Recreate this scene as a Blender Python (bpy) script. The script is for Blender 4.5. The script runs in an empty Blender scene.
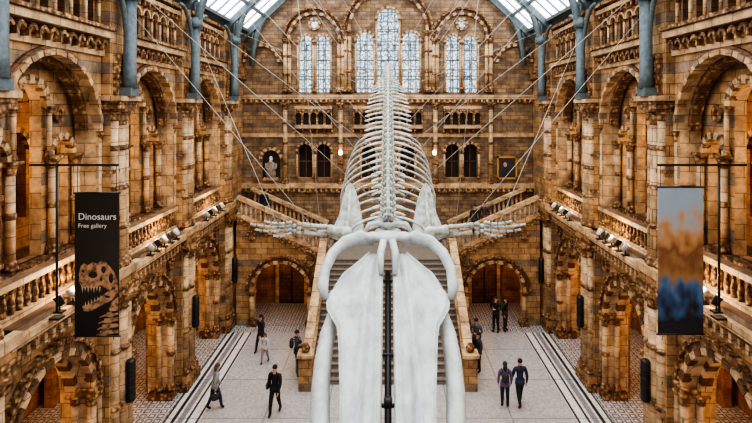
import bpy, math, random
from mathutils import Vector, Matrix
random.seed(7)
S = bpy.context.scene
COL = S.collection
W = 7.8; H = 11.0; F = 543.0
YB = 31.0
PI = math.pi

# ------------------------------------------------------------ materials
def new_mat(name):
    m = bpy.data.materials.new(name); m.use_nodes = True
    nt = m.node_tree
    b = nt.nodes['Principled BSDF']
    return m, nt, b
def N(nt, t, **k):
    n = nt.nodes.new(t)
    for a, v in k.items(): setattr(n, a, v)
    return n
def simple(name, col, rough=.6, metal=0.0, em=0, emcol=None, noise=0, nscale=8, bump=0, stretch=None):
    m, nt, b = new_mat(name)
    b.inputs['Base Color'].default_value = (*col, 1)
    b.inputs['Roughness'].default_value = rough
    b.inputs['Metallic'].default_value = metal
    if em:
        b.inputs['Emission Color'].default_value = (*(emcol or col), 1)
        b.inputs['Emission Strength'].default_value = em
    if noise or bump:
        tc = N(nt, 'ShaderNodeTexCoord')
        no = N(nt, 'ShaderNodeTexNoise'); no.inputs['Scale'].default_value = nscale
        no.inputs['Detail'].default_value = 7; no.inputs['Roughness'].default_value = .6
        src = tc.outputs['Object']
        if stretch:
            mp = N(nt, 'ShaderNodeMapping'); mp.inputs['Scale'].default_value = stretch
            nt.links.new(src, mp.inputs[0]); src = mp.outputs[0]
        nt.links.new(src, no.inputs['Vector'])
        if noise:
            r = N(nt, 'ShaderNodeValToRGB')
            r.color_ramp.elements[0].position = .36; r.color_ramp.elements[1].position = .58
            r.color_ramp.elements[0].color = (*[c * (1 - noise) for c in col], 1)
            r.color_ramp.elements[1].color = (*[min(1, c * (1 + noise * .4)) for c in col], 1)
            nt.links.new(no.outputs['Fac'], r.inputs['Fac']); nt.links.new(r.outputs['Color'], b.inputs['Base Color'])
        if bump:
            bp = N(nt, 'ShaderNodeBump'); bp.inputs['Strength'].default_value = bump; bp.inputs['Distance'].default_value = .1
            nt.links.new(no.outputs['Fac'], bp.inputs['Height']); nt.links.new(bp.outputs['Normal'], b.inputs['Normal'])
    return m
def masonry(name, c1, c2, mortar, bw=.62, rh=.3, band=None, bandper=1.5, carved=0, ms=.012, bandmix=.65):
    m, nt, b = new_mat(name); L = nt.links.new
    g = N(nt, 'ShaderNodeNewGeometry'); sp = N(nt, 'ShaderNodeSeparateXYZ'); L(g.outputs['Position'], sp.inputs[0])
    ad = N(nt, 'ShaderNodeMath', operation='ADD'); L(sp.outputs['X'], ad.inputs[0]); L(sp.outputs['Y'], ad.inputs[1])
    cb = N(nt, 'ShaderNodeCombineXYZ'); L(ad.outputs[0], cb.inputs[0]); L(sp.outputs['Z'], cb.inputs[1])
    br = N(nt, 'ShaderNodeTexBrick'); br.inputs['Scale'].default_value = 1
    br.inputs['Brick Width'].default_value = bw; br.inputs['Row Height'].default_value = rh
    br.inputs['Mortar Size'].default_value = ms
    br.inputs['Color1'].default_value = (*c1, 1); br.inputs['Color2'].default_value = (*c2, 1); br.inputs['Mortar'].default_value = (*mortar, 1)
    L(cb.outputs[0], br.inputs['Vector'])
    no = N(nt, 'ShaderNodeTexNoise'); no.inputs['Scale'].default_value = 2.2; no.inputs['Detail'].default_value = 8; no.inputs['Roughness'].default_value = .65
    L(g.outputs['Position'], no.inputs['Vector'])
    rp = N(nt, 'ShaderNodeValToRGB'); rp.color_ramp.elements[0].position = .34; rp.color_ramp.elements[1].position = .64
    rp.color_ramp.elements[0].color = (.48, .41, .36, 1); rp.color_ramp.elements[1].color = (1.25, 1.2, 1.12, 1)
    L(no.outputs['Fac'], rp.inputs['Fac'])
    mx = N(nt, 'ShaderNodeMix', data_type='RGBA', blend_type='MULTIPLY'); mx.inputs[0].default_value = 1
    last = br.outputs['Color']
    if band:
        dv = N(nt, 'ShaderNodeMath', operation='DIVIDE'); L(sp.outputs['Z'], dv.inputs[0]); dv.inputs[1].default_value = bandper
        fr = N(nt, 'ShaderNodeMath', operation='FRACT'); L(dv.outputs[0], fr.inputs[0])
        gt = N(nt, 'ShaderNodeMath', operation='LESS_THAN'); L(fr.outputs[0], gt.inputs[0]); gt.inputs[1].default_value = .2
        ml = N(nt, 'ShaderNodeMath', operation='MULTIPLY'); L(gt.outputs[0], ml.inputs[0]); ml.inputs[1].default_value = bandmix
        mb = N(nt, 'ShaderNodeMix', data_type='RGBA'); L(ml.outputs[0], mb.inputs[0]); L(last, mb.inputs[6]); mb.inputs[7].default_value = (*band, 1)
        last = mb.outputs[2]
    L(last, mx.inputs[6]); L(rp.outputs['Color'], mx.inputs[7])
    last = mx.outputs[2]
    hsrc = br.outputs['Fac']
    bp = N(nt, 'ShaderNodeBump'); bp.inputs['Strength'].default_value = .5; bp.inputs['Distance'].default_value = -.02
    L(hsrc, bp.inputs['Height'])
    nrm = bp.outputs['Normal']
    if carved:
        vo = N(nt, 'ShaderNodeTexVoronoi'); vo.inputs['Scale'].default_value = carved
        L(g.outputs['Position'], vo.inputs['Vector'])
        b2 = N(nt, 'ShaderNodeBump'); b2.inputs['Strength'].default_value = 1; b2.inputs['Distance'].default_value = -.08
        L(vo.outputs['Distance'], b2.inputs['Height']); L(nrm, b2.inputs['Normal']); nrm = b2.outputs['Normal']
        r2 = N(nt, 'ShaderNodeValToRGB'); r2.color_ramp.elements[0].position = .15; r2.color_ramp.elements[1].position = .6
        r2.color_ramp.elements[0].color = (1.2, 1.18, 1.12, 1); r2.color_ramp.elements[1].color = (.36, .27, .2, 1)
        L(vo.outputs['Distance'], r2.inputs['Fac'])
        m3 = N(nt, 'ShaderNodeMix', data_type='RGBA', blend_type='MULTIPLY'); m3.inputs[0].default_value = 1
        L(last, m3.inputs[6]); L(r2.outputs['Color'], m3.inputs[7]); last = m3.outputs[2]
    L(last, b.inputs['Base Color']); L(nrm, b.inputs['Normal'])
    b.inputs['Roughness'].default_value = .6
    return m

M_BUFF = masonry('terracotta_buff', (.55, .345, .165), (.40, .23, .105), (.13, .07, .035), band=(.20, .17, .15), bandper=1.5)
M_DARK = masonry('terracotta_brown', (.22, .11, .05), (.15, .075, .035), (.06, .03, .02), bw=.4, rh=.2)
M_CARV = masonry('terracotta_carved', (.60, .39, .20), (.44, .27, .13), (.18, .1, .05), carved=7)
M_LITE = masonry('terracotta_light', (.70, .50, .30), (.58, .39, .22), (.24, .15, .09), bw=.8, rh=.4)
M_BACK = masonry('brick_end_wall', (.40, .265, .145), (.22, .135, .075), (.09, .055, .035), bw=.5, rh=.22, band=(.16, .13, .11), bandper=.9)
M_WARM = masonry('plaster_warm', (.55, .27, .1), (.45, .22, .08), (.22, .11, .05), bw=.7, rh=.35)
M_IRON = simple('painted_iron', (.10, .12, .13), .5, .3, noise=.2)
M_GIRD = simple('painted_girder', (.12, .155, .165), .5, .1, noise=.25)
M_BLACK = simple('black_paint', (.012, .012, .013), .45)
M_BONE = simple('bone', (.55, .56, .50), .6, noise=.4, nscale=6, bump=.4)
M_BONE2 = simple('bone_skull', (.53, .56, .54), .6, noise=.2, nscale=3.0, bump=.35, stretch=(1.4, .8, 1.2))
M_STEP = simple('stair_stone', (.27, .225, .18), .5, noise=.25)
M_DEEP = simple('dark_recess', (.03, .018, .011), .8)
M_SHADE = simple('lamp_glow', (1, .8, .5), .5, em=6, emcol=(1, .74, .42))
M_SPOT = simple('spot_lens', (1, .9, .75), .5, em=2.2, emcol=(1, .85, .62))
M_CABLE = simple('steel_cable', (.42, .40, .37), .5, .3)
M_CHROME = simple('pram_frame', (.4, .4, .4), .4, .5)
M_GOLD = simple('gilt_frame', (.5, .3, .09), .4, .5)

def skylight_mat():
    m, nt, b = new_mat('roof_glazing')
    b.inputs['Base Color'].default_value = (.8, .85, .9, 1)
    b.inputs['Emission Color'].default_value = (.94, .97, 1, 1)
    b.inputs['Emission Strength'].default_value = 4.4
    return m
M_SKY = skylight_mat()

def leaded():
    m, nt, b = new_mat('leaded_glass'); L = nt.links.new
    g = N(nt, 'ShaderNodeNewGeometry'); sp = N(nt, 'ShaderNodeSeparateXYZ'); L(g.outputs['Position'], sp.inputs[0])
    cb = N(nt, 'ShaderNodeCombineXYZ'); L(sp.outputs['X'], cb.inputs[0]); L(sp.outputs['Z'], cb.inputs[1])
    vo = N(nt, 'ShaderNodeTexVoronoi', feature='DISTANCE_TO_EDGE'); vo.inputs['Scale'].default_value = 4.2
    L(cb.outputs[0], vo.inputs['Vector'])
    r = N(nt, 'ShaderNodeValToRGB'); r.color_ramp.elements[0].position = .05; r.color_ramp.elements[1].position = .10
    r.color_ramp.elements[0].color = (.12, .16, .19, 1); r.color_ramp.elements[1].color = (.82, .91, .97, 1)
    L(vo.outputs['Distance'], r.inputs['Fac'])
    br = N(nt, 'ShaderNodeTexBrick'); br.offset = 0; br.inputs['Scale'].default_value = 1; br.inputs['Brick Width'].default_value = .4; br.inputs['Row Height'].default_value = .55
    br.inputs['Mortar Size'].default_value = .035; br.inputs['Color1'].default_value = (1, 1, 1, 1); br.inputs['Color2'].default_value = (.55, .66, .74, 1); br.inputs['Mortar'].default_value = (.08, .1, .12, 1)
    L(cb.outputs[0], br.inputs['Vector'])
    mx = N(nt, 'ShaderNodeMix', data_type='RGBA', blend_type='MULTIPLY'); mx.inputs[0].default_value = 1
    L(r.outputs['Color'], mx.inputs[6]); L(br.outputs['Color'], mx.inputs[7])
    b.inputs['Base Color'].default_value = (.1, .1, .1, 1)
    L(mx.outputs[2], b.inputs['Emission Color']); b.inputs['Emission Strength'].default_value = 1.7
    return m
M_LEAD = leaded()

def floor_mat():
    m, nt, b = new_mat('floor_mosaic'); L = nt.links.new
    g = N(nt, 'ShaderNodeNewGeometry'); sp = N(nt, 'ShaderNodeSeparateXYZ'); L(g.outputs['Position'], sp.inputs[0])
    ab = N(nt, 'ShaderNodeMath', operation='ABSOLUTE'); L(sp.outputs['X'], ab.inputs[0])
    mr = N(nt, 'ShaderNodeMapRange'); mr.inputs['From Min'].default_value = 6; mr.inputs['From Max'].default_value = 9; L(ab.outputs[0], mr.inputs['Value'])
    r = N(nt, 'ShaderNodeValToRGB'); cr = r.color_ramp; cr.interpolation = 'CONSTANT'
    base = (.50, .48, .475, 1); dk = (.04, .04, .045, 1); wh = (.78, .77, .76, 1)
    stops = [(0, base), (.19, wh), (.22, dk), (.25, wh), (.34, dk), (.37, wh), (.40, (.28, .28, .3, 1)), (.47, wh), (.5, dk), (.54, wh), (.6, dk), (.625, (.5, .47, .45, 1))]
    cr.elements[0].position = 0; cr.elements[0].color = base
    cr.elements[1].position = stops[1][0]; cr.elements[1].color = stops[1][1]
    for p, c in stops[2:]:
        e = cr.elements.new(p); e.color = c
    L(mr.outputs[0], r.inputs['Fac'])
    vo = N(nt, 'ShaderNodeTexVoronoi'); vo.inputs['Scale'].default_value = 14; L(g.outputs['Position'], vo.inputs['Vector'])
    rv = N(nt, 'ShaderNodeValToRGB'); rv.color_ramp.elements[0].color = (.78, .78, .78, 1); rv.color_ramp.elements[1].color = (1.14, 1.14, 1.14, 1)
    sp2 = N(nt, 'ShaderNodeSeparateColor'); L(vo.outputs['Color'], sp2.inputs[0]); L(sp2.outputs[0], rv.inputs['Fac'])
    br = N(nt, 'ShaderNodeTexBrick'); br.offset = 0; br.inputs['Scale'].default_value = 1; br.inputs['Brick Width'].default_value = 2.2; br.inputs['Row Height'].default_value = 2.75
    br.inputs['Mortar Size'].default_value = .03; br.inputs['Color1'].default_value = (1, 1, 1, 1); br.inputs['Color2'].default_value = (.9, .89, .87, 1); br.inputs['Mortar'].default_value = (.55, .55, .55, 1)
    L(g.outputs['Position'], br.inputs['Vector'])
    ck = N(nt, 'ShaderNodeTexVoronoi', distance='CHEBYCHEV'); ck.inputs['Scale'].default_value = 3.2; ck.inputs['Randomness'].default_value = .1
    L(g.outputs['Position'], ck.inputs['Vector'])
    rc = N(nt, 'ShaderNodeValToRGB'); rc.color_ramp.interpolation = 'CONSTANT'
    rc.color_ramp.elements[0].color = (.66, .65, .64, 1); rc.color_ramp.elements[1].color = (.07, .07, .08, 1); rc.color_ramp.elements[1].position = .24
    e = rc.color_ramp.elements.new(.38); e.color = (.6, .59, .58, 1)
    L(ck.outputs['Distance'], rc.inputs['Fac'])
    gt = N(nt, 'ShaderNodeMath', operation='GREATER_THAN'); L(ab.outputs[0], gt.inputs[0]); gt.inputs[1].default_value = 7.88
    m1 = N(nt, 'ShaderNodeMix', data_type='RGBA'); L(gt.outputs[0], m1.inputs[0]); L(r.outputs['Color'], m1.inputs[6]); L(rc.outputs['Color'], m1.inputs[7])
    g2 = N(nt, 'ShaderNodeMath', operation='GREATER_THAN'); L(sp.outputs['Y'], g2.inputs[0]); g2.inputs[1].default_value = 26.6
    m1b = N(nt, 'ShaderNodeMix', data_type='RGBA'); L(g2.outputs[0], m1b.inputs[0]); L(m1.outputs[2], m1b.inputs[6]); L(rc.outputs['Color'], m1b.inputs[7])
    m2 = N(nt, 'ShaderNodeMix', data_type='RGBA', blend_type='MULTIPLY'); m2.inputs[0].default_value = 1
    L(m1b.outputs[2], m2.inputs[6]); L(rv.outputs['Color'], m2.inputs[7])
    m3 = N(nt, 'ShaderNodeMix', data_type='RGBA', blend_type='MULTIPLY'); m3.inputs[0].default_value = 1
    L(m2.outputs[2], m3.inputs[6]); L(br.outputs['Color'], m3.inputs[7])
    L(m3.outputs[2], b.inputs['Base Color']); b.inputs['Roughness'].default_value = .35
    return m
M_FLOOR = floor_mat()

# ------------------------------------------------------------ mesh builder
class MB:
    def __init__(s, T=None):
        s.v = []; s.f = []; s.m = []; s.s = []; s.T = T or (lambda a, d, z: (a, d, z))
    def add(s, vs, fs, m=0, sm=False):
        o = len(s.v); s.v += [s.T(*p) for p in vs]
        for f in fs: s.f.append([i + o for i in f]); s.m.append(m); s.s.append(sm)
    def box(s, a0, a1, d0, d1, z0, z1, m=0):
        vs = [(a, d, z) for z in (z0, z1) for d in (d0, d1) for a in (a0, a1)]
        s.add(vs, [(0, 1, 3, 2), (4, 6, 7, 5), (0, 4, 5, 1), (2, 3, 7, 6), (0, 2, 6, 4), (1, 5, 7, 3)], m)
    def panel(s, a0, a1, z0, z1, holes, d0, d1, m=0, n=14, mi=None):
        """wall slab with round-arched openings. holes: (centre, r, zbottom, zspring)"""
        mi = m if mi is None else mi
        zt = z1 if callable(z1) else (lambda a: z1)
        def q(p):
            k = len(p)
            s.add([(a, d0, z) for a, z in p] + [(a, d1, z) for a, z in p], [tuple(range(k)), tuple(range(2 * k - 1, k - 1, -1))], m)
        cur = a0
        for (c, r, zb, zs) in sorted(holes):
            q([(cur, z0), (c - r, z0), (c - r, zt(c - r)), (cur, zt(cur))])
            if zb > z0 + 1e-4:
                q([(c - r, z0), (c + r, z0), (c + r, zb), (c - r, zb)])
                s.add([(c - r, d0, zb), (c + r, d0, zb), (c + r, d1, zb), (c - r, d1, zb)], [(0, 1, 2, 3)], mi)
            pts = [(c - r * math.cos(PI * i / n), zs + r * math.sin(PI * i / n)) for i in range(n + 1)]
            for i in range(n):
                (x0, y0), (x1, y1) = pts[i], pts[i + 1]
                q([(x0, y0), (x1, y1), (x1, zt(x1)), (x0, zt(x0))])
            out = [(c - r, zb)] + pts + [(c + r, zb)]
            vs = [(a, d0, z) for a, z in out] + [(a, d1, z) for a, z in out]; k = len(out)
            s.add(vs, [(i, i + 1, i + 1 + k, i + k) for i in range(k - 1)], mi)
            cur = c + r
        q([(cur, z0), (a1, z0), (a1, zt(a1)), (cur, zt(cur))])
        s.add([(a0, d0, zt(a0)), (a1, d0, zt(a1)), (a1, d1, zt(a1)), (a0, d1, zt(a0))], [(0, 1, 2, 3)], m)
        for a in (a0, a1):
            s.add([(a, d0, z0), (a, d1, z0), (a, d1, zt(a)), (a, d0, zt(a))], [(0, 1, 2, 3)], m)
    def ring(s, c, zs, r0, r1, d0, d1, n=18, ms=(0,), alt=0.0, full=False):
        A = 2 * PI if full else PI
        for i in range(n):
            t0, t1 = A * i / n, A * (i + 1) / n
            dd = d1 + (alt if i % 2 else 0)
            vs = []
            for d in (d0, dd):
                for t in (t0, t1):
                    for r in (r0, r1):
                        vs.append((c - r * math.cos(t), d, zs + r * math.sin(t)))
            s.add(vs, [(0, 1, 3, 2), (4, 6, 7, 5), (0, 4, 5, 1), (2, 3, 7, 6), (0, 2, 6, 4), (1, 5, 7, 3)], ms[i % len(ms)])
    def lathe(s, a, d, prof, n=10, m=0, sm=True):
        vs = []; fs = []
        for r, z in prof:
            for i in range(n):
                t = 2 * PI * i / n; vs.append((a + r * math.cos(t), d + r * math.sin(t), z))
        for j in range(len(prof) - 1):
            for i in range(n):
                k = (i + 1) % n; fs.append((j * n + i, j * n + k, (j + 1) * n + k, (j + 1) * n + i))
        fs.append(tuple(range(n))[::-1]); fs.append(tuple(range((len(prof) - 1) * n, len(prof) * n)))
        s.add(vs, fs, m, sm)
    def col(s, a, d, z0, z1, r, m=0, mc=1, rings=0, n=10):
        hb = min(.3, (z1 - z0) * .1); hc = min(.5, (z1 - z0) * .14, r * 3)
        s.lathe(a, d, [(r * 1.6, z0), (r * 1.6, z0 + hb * .3), (r * 1.3, z0 + hb * .5), (r * 1.45, z0 + hb * .75), (r, z0 + hb)], n, mc)
        s.lathe(a, d, [(r, z0 + hb), (r, z1 - hc)], n, m)
        for k in range(rings):
            z = z0 + (z1 - z0) * (k + 1) / (rings + 1)
            s.lathe(a, d, [(r, z - .08), (r * 1.3, z - .05), (r * 1.35, z), (r * 1.3, z + .05), (r, z + .08)], n, mc)
        s.lathe(a, d, [(r, z1 - hc), (r * 1.25, z1 - hc * .95), (r * 1.1, z1 - hc * .85), (r * 1.35, z1 - hc * .5), (r * 1.8, z1 - hc * .22)], n, mc)
        s.box(a - r * 1.8, a + r * 1.8, d - r * 1.8, d + r * 1.8, z1 - hc * .22, z1, mc)
    def beam(s, p0, p1, w, h, m=0):
        p0, p1 = Vector(p0), Vector(p1); t = (p1 - p0).normalized()
        up = Vector((0, 0, 1)) if abs(t.z) < .95 else Vector((0, 1, 0))
        A = t.cross(up).normalized() * w / 2; B = A.cross(t).normalized() * h / 2
        vs = [tuple(p + A * i + B * j) for p in (p0, p1) for i, j in ((-1, -1), (1, -1), (1, 1), (-1, 1))]
        s.add(vs, [(0, 1, 2, 3), (7, 6, 5, 4), (0, 4, 5, 1), (1, 5, 6, 2), (2, 6, 7, 3), (3, 7, 4, 0)], m)
    def tube(s, pts, ra, rb=None, up=(0, 0, 1), n=8, m=0, sm=True):
        pts = [Vector(p) for p in pts]; k = len(pts)
        if not hasattr(ra, '__len__'): ra = [ra] * k
        rb = ra if rb is None else ([rb] * k if not hasattr(rb, '__len__') else rb)
        up = Vector(up); vs = []; fs = []
        for j, p in enumerate(pts):
            t = (pts[min(j + 1, k - 1)] - pts[max(j - 1, 0)]).normalized()
            A = up - t * up.dot(t)
            if A.length < 1e-3: A = Vector((1, 0, 0)) - t * t.x
            A.normalize(); B = t.cross(A)
            for i in range(n):
                q = 2 * PI * i / n
                vs.append(tuple(p + A * ra[j] * math.cos(q) + B * rb[j] * math.sin(q)))
        for j in range(k - 1):
            for i in range(n):
                q = (i + 1) % n; fs.append((j * n + i, j * n + q, (j + 1) * n + q, (j + 1) * n + i))
        fs.append(tuple(range(n))[::-1]); fs.append(tuple(range((k - 1) * n, k * n)))
        s.add(vs, fs, m, sm)
    def ell(s, c, r, n=12, k=8, m=0, R=None):
        vs = []; fs = []
        for j in range(k + 1):
            ph = PI * j / k
            for i in range(n):
                t = 2 * PI * i / n
                v = Vector((r[0] * math.sin(ph) * math.cos(t), r[1] * math.sin(ph) * math.sin(t), r[2] * math.cos(ph)))
                if R: v = R @ v
                vs.append((c[0] + v.x, c[1] + v.y, c[2] + v.z))
        for j in range(k):
            for i in range(n):
                q = (i + 1) % n; fs.append((j * n + i, (j + 1) * n + i, (j + 1) * n + q, j * n + q))
        s.add(vs, fs, m, True)
    def merge(s, c):
        b2 = len(s.v); s.v += c.v; s.f += [[i + b2 for i in f] for f in c.f]; s.m += c.m; s.s += c.s
    def obj(s, name, mats, parent=None):
        me = bpy.data.meshes.new(name); me.from_pydata(s.v, [], s.f)
        for mm in mats: me.materials.append(mm)
        me.polygons.foreach_set('material_index', s.m); me.polygons.foreach_set('use_smooth', s.s)
        me.update()
        o = bpy.data.objects.new(name, me); COL.objects.link(o)
        if parent: o.parent = parent
        return o
def empty(name, loc=(0, 0, 0)):
    e = bpy.data.objects.new(name, None); e.location = loc; e.empty_display_size = .2; COL.objects.link(e); return e

AM = [M_BUFF, M_CARV, M_DARK, M_LITE, M_WARM, M_DEEP]
PIERS = [-.3, 5.2, 10.7, 16.2, 21.7, 27.2]

# ------------------------------------------------------------ side walls
def side(sg, name):
    T = (lambda a, d, z: (-W + d, a, z)) if sg < 0 else (lambda a, d, z: (W - d, a, z))
    b = MB(T)
    for a in PIERS:
        b.box(a - .62, a + .62, -1.3, -.2, 0, 6.0, 0)
        b.box(a - .48, a + .48, -1.3, -.25, 6.0, 15, 0)
        b.box(a - .74, a + .74, -1.35, .06, 0, .35, 1)
        b.box(a - .68, a + .68, -1.35, 0, .35, .6, 0)
        for da, r in ((0, .2), (-.37, .14), (.37, .14)):
            b.col(a + da, -.18, .6, 5.55, r, 3, 1, rings=2)
            b.col(a + da * .85, -.22, 6.3, 11.0, r * .9, 3, 1, rings=3)
        for da in (-.6, .6):
            b.col(a + da, -.5, .6, 3.1, .1, 3, 1)
            b.col(a + da * .9, -.55, 6.3, 10.3, .09, 3, 1, rings=1)
        b.box(a - .74, a + .74, -1, .08, 5.55, 5.8, 1)
        b.box(a - .68, a + .68, -1, .02, 5.8, 6.05, 0)
        b.box(a - .76, a + .76, -1, .12, 6.05, 6.3, 3)
        b.box(a - .6, a + .6, -1, .1, 10.98, 11.2, 1)
        b.box(a - .66, a + .66, -1, .16, 11.2, 11.35, 3)
        for z in (1.9, 3.0, 4.3, 7.7, 9.1):
            b.box(a - .5, a + .5, -1, -.12, z, z + .1, 1)
        b.box(a - .3, a + .3, -1, -.1, 11.35, 12.6, 1)
        # transverse arches in aisle & gallery
        c = MB(lambda q, d, z, a=a: (sg * (W + q), a + d, z))
        c.panel(1.3, 4.8, 0, 5.6, [(3.05, 1.3, 0, 3.0)], -.3, .3, 0)
        c.ring(3.05, 3.0, 1.3, 1.6, -.36, .36, 14, (3, 2))
        c.panel(1.3, 4.8, 6.3, 12.6, [(3.05, 1.3, 6.3, 9.9)], -.25, .25, 0)
        c.ring(3.05, 9.9, 1.3, 1.55, -.3, .3, 14, (3, 2))
        b.merge(c)
    ends = PIERS + [YB]
    for k in range(len(PIERS)):
        p0 = PIERS[k] + .6; p1 = ends[k + 1] - (.6 if k < len(PIERS) - 1 else 0)
        c = (p0 + p1) / 2
        if k == len(PIERS) - 1:
            b.box(p0 - .2, YB, -1.4, -.5, 0, 15, 0)
            b.box(p0 - .2, YB, -.6, -.25, 12.6, 13.3, 1)
            continue
        # lower arch
        R = 1.62
        b.panel(p0 - .1, p1 + .1, 0, 5.6, [(c, R, 0, 3.1)], -1.3, -.55, 0, mi=3)
        b.ring(c, 3.1, R, R + .17, -.6, -.38, 17, (3, 2), .02)
        b.ring(c, 3.1, R + .17, R + .34, -.6, -.44, 23, (0, 2))
        b.ring(c, 3.1, R + .34, R + .46, -.6, -.36, 31, (1,), .03)
        b.ring(c, 3.1, R - .16, R, -1.1, -.8, 17, (3, 2))
        for q in (-1, 1):
            b.col(c + q * (R + .05), -.45, .3, 3.1, .12, 3, 1, rings=1)
            b.col(c + q * (R - .06), -.85, .3, 3.1, .1, 3, 1)
            b.box(c + q * (R + .05) - .25, c + q * (R + .05) + .25, -1.2, -.3, 0, .3, 1)
            b.box(c + q * (R + .12) - .28, c + q * (R + .12) + .28, -.9, -.3, 3.1, 3.25, 1)
        for q in (-1, 1):
            b.ring(c + q * 1.75, 5.05, .14, .26, -.6, -.42, 12, (1,), full=True)
        # cornice + corbel table
        n = int((p1 - p0) / .3)
        for i in range(n):
            a = p0 + (i + .5) * (p1 - p0) / n
            b.box(a - .06, a + .06, -.6, -.18, 5.52, 5.78, 3)
            b.box(a - .04, a + .04, -.6, -.3, 5.4, 5.52, 3)
        b.box(p0 - .1, p1 + .1, -1.3, -.4, 5.6, 5.95, 2)
        b.box(p0 - .1, p1 + .1, -.6, -.12, 5.78, 5.95, 1)
        b.box(p0 - .1, p1 + .1, -1.3, .05, 5.95, 6.15, 3)
        b.box(p0 - .1, p1 + .1, -4.8, -.1, 6.15, 6.3, 0)
        # parapet
        b.box(p0, p1, -.62, -.4, 6.3, 6.45, 3); b.box(p0, p1, -.66, -.36, 7.05, 7.2, 3)
        n = int((p1 - p0) / .26)
        for i in range(n):
            a = p0 + (i + .5) * (p1 - p0) / n
            b.lathe(a, -.51, [(.07, 6.45), (.05, 6.5), (.085, 6.65), (.04, 6.9), (.07, 7.05)], 6, 1)
        # upper big arch
        R = 1.98; zs = 10.35
        b.panel(p0 - .1, p1 + .1, 6.3, 12.6, [(c, R, 6.3, zs)], -1.1, -.5, 0, mi=3, n=20)
        b.ring(c, zs, R - .02, R + .12, -.6, -.36, 27, (3, 0), .03)
        b.ring(c, zs, R + .12, R + .2, -.6, -.42, 27, (2,))
        b.ring(c, zs, R - .18, R - .02, -1.0, -.7, 23, (1, 2))
        # three-light tracery
        b.panel(p0, p1, 6.3, 12.5, [(c, .56, 7.2, 11.05), (c - 1.3, .42, 7.2, 9.75), (c + 1.3, .42, 7.2, 9.75)], -1.45, -1.15, 0, n=12, mi=3)
        b.ring(c, 11.05, .56, .78, -1.2, -1.0, 13, (3, 1))
        for q in (-1.3, 1.3):
            b.ring(c + q, 9.75, .42, .6, -1.2, -1.0, 11, (3, 1))
            b.ring(c + q * .93, 10.85, .12, .24, -1.2, -1.05, 12, (1,), full=True)
        for q in (-1.86, -.8, .8, 1.86):
            b.col(c + q, -1.0, 7.2, 9.75, .11, 3, 1, rings=1)
            b.col(c + q, -1.3, 7.2, 9.75, .09, 0, 1)
        for q in (-.68, .68):
            b.col(c + q, -1.02, 9.75, 11.05, .07, 3, 1)
        b.box(p0, p1, -1.2, -.85, 6.95, 7.2, 1)
        # frieze
        b.box(p0 - .2, p1 + .2, -1.3, -.4, 12.5, 12.7, 3)
        n = int((p1 - p0) / .36)
        for i in range(n):
            a = p0 + (i + .5) * (p1 - p0) / n
            b.ring(a, 12.78, .07, .16, -.5, -.2, 6, (1,))
            b.box(a - .18, a - .1, -.5, -.2, 12.62, 12.8, 1)
            b.lathe(a, -.32, [(.02, 12.68), (.07, 12.75), (.08, 12.85), (.02, 12.93)], 6, 1)
        b.box(p0 - .1, p1 + .1, -1.3, -.45, 12.7, 13.1, 1)
        b.box(p0 - .1, p1 + .1, -1.3, -.12, 13.0, 13.2, 3)
        b.box(p0 - .1, p1 + .1, -1.3, -.02, 13.2, 13.3, 1)
        # clerestory arcade
        hs = [(c + (i - 2.5) * .68, .24, 13.45, 14.1) for i in range(6)]
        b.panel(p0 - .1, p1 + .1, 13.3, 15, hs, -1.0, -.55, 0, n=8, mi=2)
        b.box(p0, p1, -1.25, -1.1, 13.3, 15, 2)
        for h in hs:
            b.ring(h[0], h[3], .24, .32, -.6, -.45, 8, (3,))
        for i in range(7):
            b.col(c + (i - 3) * .68, -.45, 13.35, 14.1, .05, 3, 1, n=6)
        b.box(p0 - .1, p1 + .1, -1.3, -.3, 14.6, 14.75, 3)
        for i in range(n):
            a = p0 + (i + .5) * (p1 - p0) / n
            b.box(a - .05, a + .05, -.6, -.32, 14.42, 14.6, 1)
        b.box(p0 - .1, p1 + .1, -1.3, -.2, 14.85, 15, 1)
        # aisle back wall with doorway niches
        b.panel(p0 - .6, p1 + .6, 0, 5.6, [(c, .95, 0, 2.6)], -4.8, -4.5, 4)
        b.ring(c, 2.6, .95, 1.2, -4.55, -4.4, 14, (3, 2))
        b.box(p0 - .6, p1 + .6, -5.2, -5.1, 0, 5.6, 4)
        b.panel(p0 - .6, p1 + .6, 6.3, 12.6, [(c - 1.1, .6, 7.3, 9.6), (c + 1.1, .6, 7.3, 9.6)], -4.8, -4.5, 4)
        b.ring(c - 1.1, 9.6, .6, .8, -4.55, -4.4, 12, (3, 2)); b.ring(c + 1.1, 9.6, .6, .8, -4.55, -4.4, 12, (3, 2))
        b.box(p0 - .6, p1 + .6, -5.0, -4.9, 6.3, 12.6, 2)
    b.box(-.9, YB, -4.9, -1.0, 12.55, 12.7, 2)
    b.box(-.9, YB, -4.9, -1.1, 5.55, 5.7, 4)
    return b.obj(name, AM)
side(-1, 'wall_left'); side(1, 'wall_right')

# ------------------------------------------------------------ floor
b = MB(); b.box(-13.2, 13.2, -1, 35.2, -.2, 0, 0); b.obj('floor', [M_FLOOR])

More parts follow.
